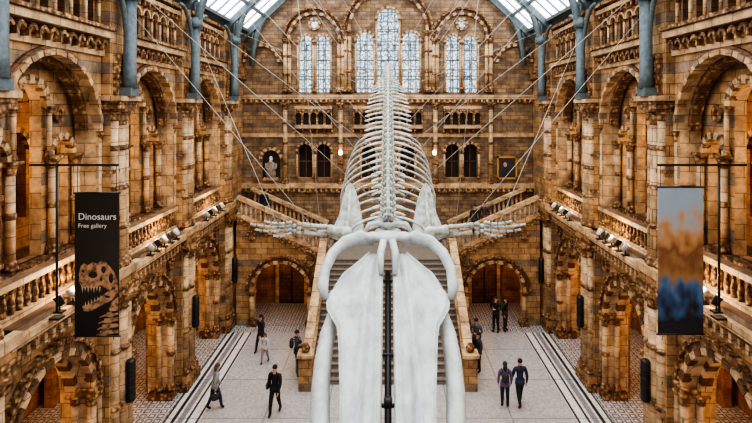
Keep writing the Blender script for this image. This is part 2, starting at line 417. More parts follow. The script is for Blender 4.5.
# ------------------------------------------------------------ back wall
TB = lambda a, d, z: (a, YB - d, z)
b = MB(TB)
hA = [(0, .6, 11.9, 16.1), (-1.31, .48, 11.9, 14.85), (1.31, .48, 11.9, 14.85)]
for s_ in (-1, 1):
    for q in (-.5, .5): hA.append((s_ * 4.2 + q, .38, 11.9, 14.75))
b.panel(-9.3, 9.3, 11.6, 22, hA, -.5, 0, 0, mi=3, n=14)
hC = [(s_ + q, .4, 7.0, 8.55) for s_ in (-4.2, 4.2) for q in (-.52, .52)] + [(-1.1, .4, 7.0, 8.55), (0, .4, 7, 8.55), (1.1, .4, 7, 8.55)]
b.panel(-9.3, 9.3, 6.6, 11.6, hC, -.5, 0, 0, mi=3)
b.box(-9.3, 9.3, -.5, 0, 0, 6.6, 0)
b.box(-6, 6, -.55, -.5, 6.6, 9.2, 2)
def grp(c, r, zs, zc0, dd0=0):
    b.ring(c, zs, r, r + .15, -.1, .25 + dd0, 21, (3, 2), .03)
    b.ring(c, zs, r + .15, r + .3, -.1, .15 + dd0, 27, (2, 1))
    b.ring(c, zs, r + .3, r + .42, -.1, .32 + dd0, 27, (1,), .04)
    for q in (-1, 1):
        for e, dd in ((.05, .12), (.28, .18)):
            b.col(c + q * (r + e), dd, zc0, zs, .11, 3, 1, rings=2)
grp(0, 2.15, 15.4, 11.9)
for s_ in (-1, 1): grp(s_ * 4.2, 1.36, 14.95, 11.9, -.03)
for c_, r_, zb, zs in hA:
    b.ring(c_, zs, r_, r_ + .13, -.05, .09, 13, (3, 1))
    for q in (-1, 1): b.col(c_ + q * (r_ + .06), .06, 11.9, zs, .055, 3, 1, n=8)
for s_ in (-1, 1):
    b.ring(s_ * 4.2, 15.8, .22, .36, -.05, .1, 14, (3, 1), full=True)
    b.ring(s_ * 7.2, 13.6, .9, 1.05, -.05, .2, 17, (3, 2)); b.ring(s_ * 7.2, 13.6, 1.05, 1.2, -.05, .1, 17, (1,))
b.box(-9.3, 9.3, 0, .22, 11.5, 11.75, 3); b.box(-9.3, 9.3, 0, .14, 11.3, 11.5, 1)
b.box(-9.3, 9.3, 0, .12, 9.35, 9.55, 3)
b.box(-9.3, 9.3, 0, .25, 6.45, 6.7, 3); b.box(-9.3, 9.3, 0, .15, 6.2, 6.45, 1)
for i in range(60):
    a = -9 + i * 18 / 59; b.box(a - .05, a + .05, 0, .2, 6.28, 6.45, 3); b.box(a - .05, a + .05, 0, .18, 11.35, 11.5, 3)
for c_, w_ in ((-4.2, 1.05), (4.2, 1.05), (0, 1.95)):
    b.box(c_ - w_, c_ + w_, 0, .5, 9.85, 10.05, 3); b.box(c_ - w_, c_ + w_, 0, .5, 10.95, 11.1, 3)
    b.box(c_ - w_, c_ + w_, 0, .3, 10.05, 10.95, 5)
    k = int(round(w_ * 2 / .42)); st = 2 * w_ / k
    b.panel(c_ - w_, c_ + w_, 10.05, 10.95, [(c_ - w_ + st * (i + .5), st * .36, 10.05, 10.6) for i in range(k)], .36, .48, 1, n=8)
    for i in range(k + 1): b.box(c_ - w_ + st * i - .05, c_ - w_ + st * i + .05, 0, .4, 9.6, 9.85, 1)
for h in hC:
    b.ring(h[0], h[3], .4, .54, -.05, .12, 12, (3, 1))
    for q in (-.46, .46): b.col(h[0] + q, .08, 7.0, 8.55, .06, 3, 1, n=8)
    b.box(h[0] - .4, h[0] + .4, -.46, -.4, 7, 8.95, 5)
    b.box(h[0] - .03, h[0] + .03, -.4, -.36, 7, 8.9, 2); b.box(h[0] - .4, h[0] + .4, -.4, -.36, 7.9, 7.96, 2)
for s_ in (-1, 1):
    for a in (2.7, 5.85): b.col(s_ * a, .1, 6.7, 11.3, .13, 3, 1, rings=3)
b.ring(-6.65, 8.1, .5, .68, -.02, .16, 14, (3, 1))
b.obj('wall_back', [M_BACK, M_CARV, M_DARK, M_LITE, M_WARM, M_DEEP])
for i, h in enumerate(hA):
    g = MB(TB)
    out = [(h[0] - h[1] - .02, h[2] - .02)] + [(h[0] - (h[1] + .02) * math.cos(PI * k / 14), h[3] + (h[1] + .02) * math.sin(PI * k / 14)) for k in range(15)] + [(h[0] + h[1] + .02, h[2] - .02)]
    k = len(out); g.add([(a, -.25, z) for a, z in out] + [(a, -.3, z) for a, z in out], [tuple(range(k)), tuple(range(2 * k - 1, k - 1, -1))], 0)
    for z in [h[2] + .9 * j for j in range(1, int((h[3] - h[2]) / .9) + 1)]: g.box(h[0] - h[1], h[0] + h[1], -.24, -.2, z, z + .05, 1)
    g.box(h[0] - .025, h[0] + .025, -.24, -.2, h[2], h[3], 1)
    g.obj('window_%d' % (i + 1), [M_LEAD, M_IRON])
for i, s_ in enumerate((-1, 1)):
    g = MB(TB); vs = [(s_ * 4.2 + .23 * math.cos(2 * PI * k / 16), .03, 15.8 + .23 * math.sin(2 * PI * k / 16)) for k in range(16)]
    g.add(vs, [tuple(range(16))], 0); g.obj('window_%d' % (i + 8), [M_LEAD])

# ------------------------------------------------------------ roof
b = MB()
XR, ZR = 8.4, 15.0; XT, ZT = 1.4, 21.6
def rp(t, s_, y): return (s_ * (XR + (XT - XR) * t), y, ZR + (ZT - ZR) * t)
for s_ in (-1, 1):
    b.add([rp(.06, s_, -1), rp(.06, s_, YB), rp(1, s_, YB), rp(1, s_, -1)], [(0, 1, 2, 3)], 0)
    b.add([rp(-.05, s_, -1), rp(-.05, s_, YB), rp(.06, s_, YB), rp(.06, s_, -1)], [(0, 1, 2, 3)], 1)
b.add([(-XT, -1, ZT), (-XT, YB, ZT), (XT, YB, ZT), (XT, -1, ZT)], [(0, 1, 2, 3)], 1)
b.obj('ceiling', [M_SKY, M_GIRD])
b = MB()
for s_ in (-1, 1):
    for y in [PIERS[0] + i * 1.1 for i in range(0, 30)]:
        if y < YB: b.beam(Vector(rp(.06, s_, y)) - Vector((0, 0, .05)), Vector(rp(1, s_, y)) - Vector((0, 0, .05)), .07, .08, 0)
    for t in (.07, .2, .36, .52, .7, .85, 1):
        b.beam(Vector(rp(t, s_, -1)) - Vector((0, 0, .1)), Vector(rp(t, s_, YB)) - Vector((0, 0, .1)), .12, .16, 0)
b.obj('trim_glazing_bars', [M_GIRD])
for yp in PIERS + [YB - .25]:
    b = MB()
    for s_ in (-1, 1):
        if yp < 30:
            b.box(*sorted((s_ * 7.55, s_ * 7.9)), yp - .26, yp + .26, 11.35, 11.6, 0)
            b.tube([(s_ * 7.7, yp, 11.6), (s_ * 7.7, yp, 12.0), (s_ * 7.68, yp, 14.6)], [.24, .19, .17], [.24, .22, .2], n=8, up=(1, 0, 0))
            b.tube([(s_ * 7.68, yp, 14.2), (s_ * 7.68, yp, 14.5)], .28, .28, n=8)
            for q in (-1, 1):
                b.tube([(s_ * 7.75, yp + q * (.1 + 1.3 * (1 - math.cos(k / 8 * PI / 2))), 12.9 + 2.0 * math.sin(k / 8 * PI / 2)) for k in range(9)], .07, .08, n=6)
        ribs = [(s_ * 7.7 * math.cos(k / 14 * PI / 2), yp, 13.4 + 6.6 * math.sin(k / 14 * PI / 2)) for k in range(15)]
        b.tube(ribs, .1, .16, n=6, up=(0, 1, 0))
        raf = [Vector(rp(t / 10, s_, yp)) - Vector((0, 0, .2)) for t in range(11)]
        b.beam(raf[0], raf[-1], .22, .3)
        for k in range(0, 10):
            b.beam(ribs[k + 1], raf[k], .07, .07); b.beam(ribs[k + 1], raf[k + 1], .07, .07)
    b.obj('roof_truss', [M_GIRD])

# ------------------------------------------------------------ grand staircase
b = MB()
YS0, YS1, ZL, XS = 21.6, 27.5, 3.4, 3.05
YE = YB - .3
XE = 8.25
n = 20
for i in range(n):
    y = YS0 + (YS1 - YS0) * i / n
    b.box(-XS, XS, y, YS1, ZL * i / n, ZL * (i + 1) / n, 1)
    b.box(-XS, XS, y - .03, y + .05, ZL * (i + 1) / n - .04, ZL * (i + 1) / n + .002, 2)
b.box(-XS, XS, YS1, YE, 3.1, ZL + .002, 1)
sl = lambda x: ZL + (abs(x) - XS) * 2.1 / 4.75
for s_ in (-1, 1):
    x0, x1 = sorted((s_ * XS, s_ * (XS + .35)))
    b.add([(x, y, z) for x in (x0, x1) for y, z in ((YS0 - .2, 0), (YS1, 0), (YS1, ZL + .35), (YS0 - .2, .35))],
          [(0, 1, 2, 3), (7, 6, 5, 4), (0, 4, 5, 1), (1, 5, 6, 2), (2, 6, 7, 3), (3, 7, 4, 0)], 0)
    xm = s_ * (XS + .175)
    b.beam((xm, YS0 - .1, 1.15), (xm, YS1, ZL + 1.15), .36, .16, 4)
    b.beam((xm, YS0 - .1, .42), (xm, YS1, ZL + .42), .38, .1, 4)
    for i in range(19):
        y = YS0 + .15 + i * .31; z = .38 + (y - YS0) * ZL / (YS1 - YS0)
        b.lathe(xm, y, [(.08, z), (.05, z + .1), (.09, z + .3), (.05, z + .6), (.08, z + .75)], 6, 4)
    for y, z in ((YS0 - .3, 0), (YS1 - .05, ZL)):
        b.box(xm - .25, xm + .25, y - .25, y + .25, 0, z + 1.3, 0)
        b.box(xm - .31, xm + .31, y - .31, y + .31, z + 1.3, z + 1.42, 4)
        if z < 1: b.lathe(xm, y, [(.08, z + 1.42), (.16, z + 1.5), (.18, z + 1.6), (.1, z + 1.76), (.02, z + 1.8)], 10, 3)
    a0, a1 = (-W + .1, -XS) if s_ < 0 else (XS, W - .1)
    ac = s_ * 5.42
    c = MB(lambda a, d, z: (a, YS1 - d, z))
    c.panel(a0, a1, 0, lambda a: sl(a) + .12, [(ac, 1.4, 0, 1.75)], -.5, 0, 0, n=16, mi=4)
    c.ring(ac, 1.75, 1.4, 1.56, -.1, .16, 19, (4, 3), .02); c.ring(ac, 1.75, 1.56, 1.7, -.1, .1, 25, (5,)); c.ring(ac, 1.75, 1.7, 1.8, -.1, .18, 25, (3,), .03)
    for q in (-1.46, 1.46):
        c.col(ac + q, .08, .2, 1.75, .12, 4, 3)
        c.box(ac + q - .22, ac + q + .22, -.3, .25, 0, .2, 3)
    for x in (4.0, 6.9):
        zc = sl(x) - .55
        c.ring(s_ * x, zc, .16, .27, -.02, .1, 12, (3,), full=True)
    b.merge(c)
    for i in range(16):
        x = XS + .3 + i * .28
        b.box(s_ * x - .05, s_ * x + .05, YS1 - .14, YS1, sl(x) - .2, sl(x) - .02, 4)
    ns = 13
    for i in range(ns):
        xa = XS + (W - .1 - XS) * i / ns; xb = XS + (W - .1 - XS) * (i + 1) / ns + .05
        z = ZL + 2.1 * (i + 1) / ns
        if i == ns - 1: xb = W - .1
        b.box(*sorted((s_ * xa, s_ * xb)), YS1 + .5, YE, z - .45, z, 1)
    b.box(*sorted((s_ * (W - .1), s_ * XE)), 27.9, YE, 5.2, 5.5, 1)
    for yy in (YS1 + .12, YB - .55):
        e0, e1 = XS + .3, W - .15
        b.beam((s_ * e0, yy, sl(e0) + .2), (s_ * e1, yy, sl(e1) + .2), .34, .16, 4)
        b.beam((s_ * e0, yy, sl(e0) + 1.05), (s_ * e1, yy, sl(e1) + 1.05), .36, .18, 4)
        b.beam((s_ * e0, yy - .1, sl(e0) + .02), (s_ * e1, yy - .1, sl(e1) + .02), .5, .16, 3)
        for i in range(17):
            x = e0 + .2 + i * (e1 - e0 - .4) / 16; z = sl(x) + .25
            b.lathe(s_ * x, yy, [(.08, z), (.05, z + .1), (.09, z + .3), (.05, z + .55), (.08, z + .75)], 6, 4)
    b.box(*sorted((s_ * XS, s_ * (XS + .2))), YS1 + .5, YE, 0, 3.05, 6)
    b.box(*sorted((s_ * (XS + .2), s_ * (W - .2))), YS1 + .5, YE, 3.2, 3.28, 6)
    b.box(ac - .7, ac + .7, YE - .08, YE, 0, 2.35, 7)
    for q in (-.35, .35): b.box(ac + q - .3, ac + q + .3, YE - .14, YE - .06, .1, 2.25, 5)
    for q in (-.8, .8): b.box(ac + q - .1, ac + q + .1, YE - .2, YE, 0, 2.5, 4)
    b.box(ac - .9, ac + .9, YE - .2, YE, 2.35, 2.55, 4)
    b.box(*sorted((s_ * (XS + .2), s_ * (W - .2))), YE, YE + .03, 0, 3.2, 6)
b.obj('grand_staircase', [M_BUFF, M_STEP, simple('stair_nosing', (.12, .10, .085), .5), M_CARV, M_LITE, M_DARK, M_WARM, M_DEEP])

# ------------------------------------------------------------ whale skeleton
whale = empty('whale_skeleton', (0, 0, 0))
def lerp(a, b_, t): return a + (b_ - a) * t
def interp(x, tab):
    if x <= tab[0][0]: return tab[0][1]
    for (x0, y0), (x1, y1) in zip(tab, tab[1:]):
        if x <= x1: return lerp(y0, y1, (x - x0) / (x1 - x0))
    return tab[-1][1]
SP = [(12.2, 8.2), (13.5, 8.55), (16, 9.25), (20, 10.45), (24, 11.8), (28.4, 13.2)]
STEP = [(12, .26), (13.5, .4), (18, .52), (23, .5), (28, .26)]
def spine(y): return Vector((0, y, interp(y, SP)))
ys = []; y = 12.5
while y < 28.3:
    ys.append(y); y += interp(y, STEP)
vb = MB()
for i, y in enumerate(ys):
    p = spine(y); t = (spine(y + .2) - spine(y - .2)).normalized(); up = Vector((1, 0, 0)).cross(t).normalized()
    if up.z < 0: up = -up
    step = interp(y, STEP)
    cr = interp(y, [(12, .17), (15, .18), (20, .21), (25, .17), (28.3, .06)])
    vb.tube([p - t * step * .42, p - t * step * .32, p + t * step * .32, p + t * step * .42], [cr, cr * .8, cr * .8, cr], n=12)
    hs = interp(y, [(12, .2), (13, .32), (17, .46), (21, .58), (25, .4), (28.3, .05)])
    q0 = p + up * cr * .8; q1 = q0 + up * hs + t * hs * .45
    vb.tube([q0, q0.lerp(q1, .5), q1, q1 + up * .03], [step * .22, step * .16, step * .2, step * .12], [.045, .03, .045, .02], up=t, n=8)
    for s_ in (-1, 1):
        vb.tube([p + Vector((s_ * cr * .6, 0, 0)) + up * cr * .5, p + up * (cr + .12) + Vector((s_ * .07, 0, 0)), q0 + up * .15], .04, n=6)
        tw = interp(y, [(12.3, .5), (13, .42), (15, .45), (17.5, .62), (19, .85), (22, .92), (24.5, .72), (26.5, .38), (28.3, .05)])
        e0 = p + Vector((s_ * cr * .7, 0, 0)); e1 = e0 + Vector((s_ * (tw - cr * .7), 0, 0)) - up * tw * .24 + t * tw * .18
        mid = e0.lerp(e1, .5) + up * .03
        if tw > .15:
            vb.tube([e0, mid, e0.lerp(e1, .85), e1], [step * .21, step * .12, step * .19, step * .12], [.055, .032, .028, .018], up=t, n=8)
        vb.tube([q0 + Vector((s_ * .06, 0, 0)), q0 + Vector((s_ * .17, 0, 0)) + up * .2 - t * .14], [.045, .025], n=6)
    if y > 20.5:
        ch = interp(y, [(20, .4), (25, .3), (28, .06)])
        vb.tube([p - up * cr, p - up * (cr + ch) + t * ch * .3], [step * .18, step * .2], [.04, .03], up=t, n=6)
vb.obj('vertebral_column', [M_BONE], whale)
rb = MB()
NR = 13
for i in range(NR):
    y = 12.85 + i * .5
    p = spine(y); hw = interp(i, [(0, .95), (2, 1.2), (6, 1.4), (10, 1.36), (13, 1.15)]); hv = interp(i, [(0, .55), (3, .95), (8, 1.0), (13, .7)])
    end = interp(i, [(0, 112), (3, 122), (9, 114), (13, 94)])
    sw = interp(i, [(0, .1), (5, .45), (13, .75)])
    for s_ in (-1, 1):
        pts = []; ra = []; rb_ = []
        for k in range(15):
            f = k / 14; ph = math.radians(lerp(12, end, f))
            pts.append((s_ * hw * math.sin(ph), y + .05 + sw * f ** 1.5, p.z + .05 - hv * (1 - math.cos(ph))))
            ra.append(lerp(.058, .036, f) * (1.6 if i == 0 else 1) * (.7 if k in (0, 14) else 1)); rb_.append(.03)
        rb.tube(pts, ra, rb_, up=(0, 1, 0), n=8)
rb.obj('ribs', [M_BONE], whale)

# skull
sk = MB()
zb = lambda y: 7.9 + .5 * (y - 12.1)
ST = [(12.0, .06, .45), (11.85, .08, .62), (11.7, .1, .8), (11.58, .1, .98), (11.45, .1, 1.1), (11.3, .1, 1.18), (11.15, .1, 1.23), (10.9, .1, 1.24), (10.68, .1, 1.2), (10.52, .1, 1.08), (10.35, .1, .98), (10.1, .1, .93), (9.8, .1, .89), (9.5, .1, .86), (9.2, .1, .82), (8.9, .105, .79), (8.4, .11, .75), (7.7, .11, .64), (7.0, .1, .48), (6.5, .08, .3), (6.2, .06, .16)]
NU = 32
for s_ in (-1, 1):
    top = []; bot = []
    for y, xi, xo in ST:
        for k in range(NU + 1):
            u = k / NU; x = lerp(xi, xo, u)
            r1 = (x - .19) / .06
            ridge = .06 * math.exp(-r1 * r1)
            gx = min(lerp(.27, .52, (11.6 - y) / 3.2), xo * .7)
            r2 = (x - gx) / .03; ridge -= .12 * math.exp(-r2 * r2)
            r4 = (x - gx - .08) / .06; ridge += .05 * math.exp(-r4 * r4)
            r3 = (u - .93) / .06; ridge += .05 * math.exp(-r3 * r3)
            # brow step where the rostrum meets the broad cranial base
            ridge += .09 * math.exp(-((y - 10.75) / .12) ** 2) * min(1, max(0, (u - .25) * 4))
            ridge -= .12 * math.exp(-((y - 11.35) / .13) ** 2) * min(1, max(0, (u - .3) * 3))
            dish = -.08 * math.sin(PI * min(1, max(0, (u - .4) / .5)))
            z = zb(y) - .2 * xo * u ** 2.2 + ridge + dish
            top.append((s_ * x, y, z)); bot.append((s_ * (lerp(xi, xo, u) - (.03 if k == NU else 0)), y + .03, z - .16 * (1 - .4 * u)))
    ns, nu = len(ST), NU + 1; off = ns * nu
    fs = []
    for j in range(ns - 1):
        for k in range(NU):
            a = j * nu + k; fs.append((a, a + 1, a + nu + 1, a + nu)); fs.append((a + off, a + nu + off, a + nu + 1 + off, a + 1 + off))
        for k in (0, NU):
            a = j * nu + k; fs.append((a, a + nu, a + nu + off, a + off))
    for j in (0, ns - 1):
        for k in range(NU): a = j * nu + k; fs.append((a, a + off, a + off + 1, a + 1))
    sk.add(top + bot, fs, 0, True)
    sk.tube([(s_ * .155, y, zb(y) - .03) for y, xi, xo in ST[4:]], [.1] * (len(ST) - 6) + [.07, .03], [.055] * (len(ST) - 6) + [.05, .03], n=10)
    sk.tube([(s_ * .2, y, zb(y) - .22) for y, xi, xo in ST[1:-1]], .12, .05, n=8)
    # squamosal / zygomatic arch
    sk.tube([(s_ * .3, 12.2, 8.02), (s_ * .62, 12.22, 8.08), (s_ * .95, 12.08, 8.02), (s_ * 1.2, 11.82, 7.84), (s_ * 1.33, 11.5, 7.58), (s_ * 1.35, 11.2, 7.32), (s_ * 1.28, 10.98, 7.16)],
            [.12, .17, .14, .12, .12, .14, .07], [.12, .13, .12, .11, .1, .12, .07], n=14)
    sk.ell((s_ * .18, 12.42, 8.12), (.14, .13, .13)); sk.ell((s_ * .34, 12.15, 8.12), (.2, .18, .11))
    sk.tube([(s_ * .1, 11.95, 8.06), (s_ * .16, 11.6, 7.9), (s_ * .14, 11.2, 7.56)], [.08, .08, .05], n=8)
    sk.tube([(s_ * .52, 12.25, 8.2), (s_ * .42, 12.32, 8.36), (s_ * .2, 12.38, 8.38), (s_ * .02, 12.38, 8.3)], [.05, .06, .06, .05], n=8)
sk.ell((0, 12.2, 8.1), (.34, .25, .14))
sk.obj('skull', [M_BONE2], whale)
vm = MB()
vm.tube([(0, y, zb(y) - .38) for y, a, c in ST[1:-1]], .1, .06, n=8)
vm.obj('vomer', [simple('vomer_bone', (.06, .06, .06), .7)], whale)
vm = MB()
vm.tube([(0, 11.3, zb(11.4) - .06), (0, 7.2, zb(7.2) - .02)], .02, n=8)
for y in (11.2, 9.6, 8.75):
    vm.beam((-.14, y, zb(y) - .02), (.14, y, zb(y) - .02), .05, .05)
vm.tube([(0, 8.75, zb(8.75) - .05), (0, 8.75, zb(8.75) + .1)], .07, n=10)
vm.obj('skull_mount', [M_BLACK], whale)
md = MB()
for s_ in (-1, 1):
    cp = [(1.0, 11.4, 6.98), (1.1, 11.0, 6.78), (1.18, 10.6, 6.56), (1.21, 10.1, 6.29), (1.19, 9.5, 5.98), (1.12, 8.9, 5.68), (1.0, 8.3, 5.36), (.85, 7.7, 5.06), (.64, 7.1, 4.78), (.38, 6.5, 4.55), (.15, 6.1, 4.42)]
    md.tube([(s_ * x, y, z) for x, y, z in cp], [.13, .18, .2, .21, .21, .21, .21, .2, .18, .14, .08], [.1, .13, .15, .16, .165, .17, .17, .16, .14, .12, .07], n=16)
    md.tube([(s_ * 1.14, 10.85, 6.7), (s_ * 1.12, 10.8, 6.95)], [.09, .04], n=8)
    md.ell((s_ * 1.0, 11.45, 7.0), (.13, .15, .15))
md.obj('mandibles', [M_BONE2], whale)
# scapulae and flippers
fl = MB()
for s_ in (-1, 1):
    def pt(px, py, Y): return Vector((s_ * (388 - px) / F * Y, Y, H - (py - 108) / F * Y))
    outl = [(350, 183), (355, 190), (359, 203), (362, 218), (364, 232), (357, 239), (347, 238), (337, 240), (329, 237), (333, 228), (339, 215), (343, 199), (346, 187)]
    poly = []
    for px, py in outl: poly.append(pt(px, py, 13.0 + (240 - py) / 55 * .7))
    cen = sum(poly, Vector()) / len(poly) + Vector((0, .04, 0))
    k = len(poly); back = [p + Vector((0, .09, 0)) for p in poly]
    inner = [p.lerp(cen, .3) + Vector((0, .03, 0)) for p in poly]
    vs = [tuple(p) for p in poly] + [tuple(p) for p in back] + [tuple(p) for p in inner] + [tuple(cen), tuple(cen + Vector((0, .1, 0)))]
    fs = [(i, (i + 1) % k, 2 * k + (i + 1) % k, 2 * k + i) for i in range(k)] + [(2 * k + i, 2 * k + (i + 1) % k, 3 * k) for i in range(k)] + [((i + 1) % k + k, i + k, 3 * k + 1) for i in range(k)] + [(i, i + k, (i + 1) % k + k, (i + 1) % k) for i in range(k)]
    fl.add(vs, fs, 0, False)
    fl.tube([pt(350, 188, 13.58), pt(349, 212, 13.27), pt(345, 234, 12.9)], [.02, .04, .09], n=8)
    fl.ell(tuple(pt(347, 233, 12.9)), (.15, .14, .15))
    fl.tube([pt(348, 232, 12.95), pt(338, 231, 12.95), pt(330, 230, 12.95), pt(327, 230, 12.95)], [.14, .1, .13, .11], [.13, .09, .12, .1], n=12)
    fl.tube([pt(327, 227, 12.93), pt(315, 226, 12.9), pt(303, 225, 12.9)], [.07, .05, .07], [.09, .06, .08], n=10)
    fl.tube([pt(327, 234, 12.97), pt(315, 234, 12.95), pt(304, 232, 12.95)], [.07, .04, .06], [.07, .045, .07], n=10)
    for q in range(5):
        fl.ell(tuple(pt(299 - (q % 2) * 5, 224 + q * 2.2, 12.92)), (.06, .055, .055))
    for fi, (y0, y1, x1, nb) in enumerate(((222.5, 220.5, 263, 4), (225.5, 223.5, 249, 6), (229, 229, 254, 5), (232.5, 235, 272, 3))):
        for j in range(nb):
            f0 = j / nb; f1 = (j + .84) / nb
            P0 = pt(lerp(292, x1, f0), lerp(y0, y1, f0) + 2.5 * math.sin(f0 * 3), 12.9); P1 = pt(lerp(292, x1, f1), lerp(y0, y1, f1) + 2.5 * math.sin(f1 * 3), 12.9)
            r = lerp(.055, .028, f0)
            fl.tube([P0, P0.lerp(P1, .15), P0.lerp(P1, .5), P0.lerp(P1, .85), P1], [r * .7, r, r * .65, r * .95, r * .6], n=8)
fl.obj('flippers_and_scapulae', [M_BONE], whale)
# suspension cables
cb = MB()
def cable(p, q, r=.0085): cb.tube([p, q], r, n=5)
for s_ in (-1, 1):
    for y, yt, xt, zt in ((13.2, 16.2, 7.6, 14.6), (14.6, 16.2, 6.6, 16.6), (16.5, 21.7, 7.6, 14.6), (18, 21.7, 6.6, 16.6), (20, 16.2, 4.5, 18.6), (21, 21.7, 5.3, 18.2), (23, 27.2, 7.5, 14.8), (25, 27.2, 5.3, 18.2), (27, 27.2, 3.8, 19)):
        cable(spine(y) + Vector((s_ * .1, 0, .1)), (s_ * xt, yt, zt))
    cable((s_ * 1.2, 11.8, 7.9), (s_ * 7.7, 16.2, 13.9))
    cable((s_ * 1.6, 12.9, 8.1), (s_ * 3.2, 16.2, 19.3)); cable((s_ * 2.6, 12.9, 8.15), (s_ * 7.7, 21.7, 14))
cb.obj('suspension_cables', [M_CABLE], whale)

# ------------------------------------------------------------ banners
YBN = 12.5
def bp(px, py, dy=0): return (((px - 388) / F) * YBN, YBN + dy, H - (py - 108) / F * YBN)
def banner_right_mat():
    m, nt, b = new_mat('banner_print'); L = nt.links.new
    tc = N(nt, 'ShaderNodeTexCoord'); sp = N(nt, 'ShaderNodeSeparateXYZ'); L(tc.outputs['Generated'], sp.inputs[0])
    no = N(nt, 'ShaderNodeTexNoise'); no.inputs['Scale'].default_value = 2.6; no.inputs['Detail'].default_value = 1.5
    mp = N(nt, 'ShaderNodeMapping'); mp.inputs['Scale'].default_value = (1.3, .1, 2.8); mp.inputs['Location'].default_value = (3.1, 0, 1.7)
    L(tc.outputs['Generated'], mp.inputs[0]); L(mp.outputs[0], no.inputs['Vector'])
    ma = N(nt, 'ShaderNodeMath', operation='MULTIPLY_ADD'); L(no.outputs['Fac'], ma.inputs[0]); ma.inputs[1].default_value = .6; L(sp.outputs['Z'], ma.inputs[2])
    sb = N(nt, 'ShaderNodeMath', operation='SUBTRACT'); L(ma.outputs[0], sb.inputs[0]); sb.inputs[1].default_value = .3
    r = N(nt, 'ShaderNodeValToRGB'); cr = r.color_ramp
    st = [(0, (.02, .02, .03)), (.14, (.015, .015, .025)), (.24, (.03, .08, .18)), (.33, (.08, .16, .3)), (.41, (.36, .18, .07)), (.54, (.2, .085, .035)), (.66, (.5, .25, .1)), (.76, (.48, .36, .29)), (.86, (.32, .41, .5)), (1, (.35, .43, .5))]
    cr.elements[0].color = (*st[0][1], 1); cr.elements[1].position = 1; cr.elements[1].color = (*st[-1][1], 1)
    for p, c in st[1:-1]: e = cr.elements.new(p); e.color = (*c, 1)
    L(sb.outputs[0], r.inputs['Fac']); L(r.outputs['Color'], b.inputs['Base Color'])
    b.inputs['Roughness'].default_value = .6
    return m
M_BP = banner_right_mat()
M_WHITE = simple('white_print', (.8, .78, .75), .6)
M_TOOTH = simple('tooth_print', (.5, .38, .27), .6)
M_CREAM = simple('skeleton_print', (.40, .22, .12), .6, noise=.75, nscale=9)
for s_ in (-1, 1):
    root = empty('hanging_banner')
    x0, x1, y0, y1 = (75, 119, 193, 336) if s_ < 0 else (658, 703, 187, 334)
    c = MB(); a, z1 = bp(x0, y0)[0], bp(x0, y0)[2]; b_, z0 = bp(x1, y1)[0], bp(x1, y1)[2]
    c.box(a, b_, YBN - .015, YBN + .015, z0, z1, 0)
    c.obj('banner_cloth', [M_BLACK if s_ < 0 else M_BP], root)
    c = MB()
    zt = H - (165 - 108) / F * YBN; xp = s_ * 7.62
    c.tube([(a - .03, YBN, z1), (b_ + .03, YBN, z1)], .025); c.tube([(a - .03, YBN, z0), (b_ + .03, YBN, z0)], .025)
    c.beam((s_ * 6.2, YBN, zt), (s_ * 8.25, YBN, zt), .05, .05)
    c.tube([(xp, YBN, 6.3), (xp, YBN, zt + .05)], .03); c.box(xp - .12, xp + .12, YBN - .12, YBN + .12, 6.15, 6.2)
    c.tube([(a + .06, YBN, z1), (a + .06, YBN, zt)], .008); c.tube([(b_ - .06, YBN, z1), (b_ - .06, YBN, zt)], .008)
    c.obj('bracket', [M_BLACK], root)
    if s_ < 0:
        for txt, px, py, sz in (('Dinosaurs', 78.5, 219.5, .215), ('Free gallery', 78.5, 227.5, .14)):
            cu = bpy.data.curves.new(txt, 'FONT'); cu.body = txt; cu.size = sz; cu.extrude = .001
            o = bpy.data.objects.new('lettering', cu); COL.objects.link(o); o.parent = root
            o.location = bp(px, py, -.02); o.rotation_euler = (PI / 2, 0, 0); cu.materials.append(M_WHITE)
        c = MB()
        def pl(pts, m, dy): c.add([bp(x, y, dy) for x, y in pts], [tuple(range(len(pts)))], m)
        pl([(79.5, 273), (81, 266), (84.5, 263), (88, 265), (93, 262), (98, 263.5), (101, 260.5), (106, 261.5), (110, 266), (114, 271), (117.5, 279), (118.5, 288), (113, 287), (110, 291), (106, 288), (101, 285), (94, 288), (88, 287), (82.5, 288), (79.5, 282)], 0, -.018)
        pl([(118.5, 287), (118.8, 293), (112, 300), (101, 305.5), (91, 311), (84, 311), (82.3, 306), (91, 303.5), (99, 298), (107, 292)], 0, -.018)
        pl([(112, 302), (118.8, 296), (118.8, 312), (113, 313), (109, 309)], 0, -.018)
        for k in range(4):
            y = 312 + k * 6.2; x = 110 - k * 2.2
            pl([(x - 3, y), (x + 4, y - 1), (118.8, y - 1.5), (118.8, min(y + 2.2, 335.5)), (x + 5, y + 3.2), (x + 3, y + 4.8), (x - 4, y + 4.6)], 0, -.018)
            pl([(x - 4, y + 2), (x - 10 + k, y + 4.5), (x - 10.5 + k, y + 5.4), (x - 3, y + 3.6)], 0, -.018)
        for k in range(7): x = 82 + k * 2.9; pl([(x, 286.5), (x + 1.9, 286.5), (x + .8, 293 - (k % 2) * 1.8)], 2, -.02)
        for k in range(6): x = 85 + k * 3.1; pl([(x, 306.5 - k * 1.6), (x + 1.8, 305.5 - k * 1.6), (x + .8, 301 - k * 1.3)], 2, -.02)
        for cx, cy, rx, ry in ((104, 269.5, 2.2, 3.6), (93.5, 274.5, 4.6, 3.4), (111.5, 278, 2.3, 5), (83.5, 271, 1.6, 1.4), (108, 296.5, 2.8, 1.2), (101.5, 279, 1.4, 2)):
            pl([(cx + rx * math.cos(q * PI / 5), cy + ry * math.sin(q * PI / 5)) for q in range(10)], 1, -.022)
        c.obj('skeleton_print', [M_CREAM, M_BLACK, M_TOOTH], root)

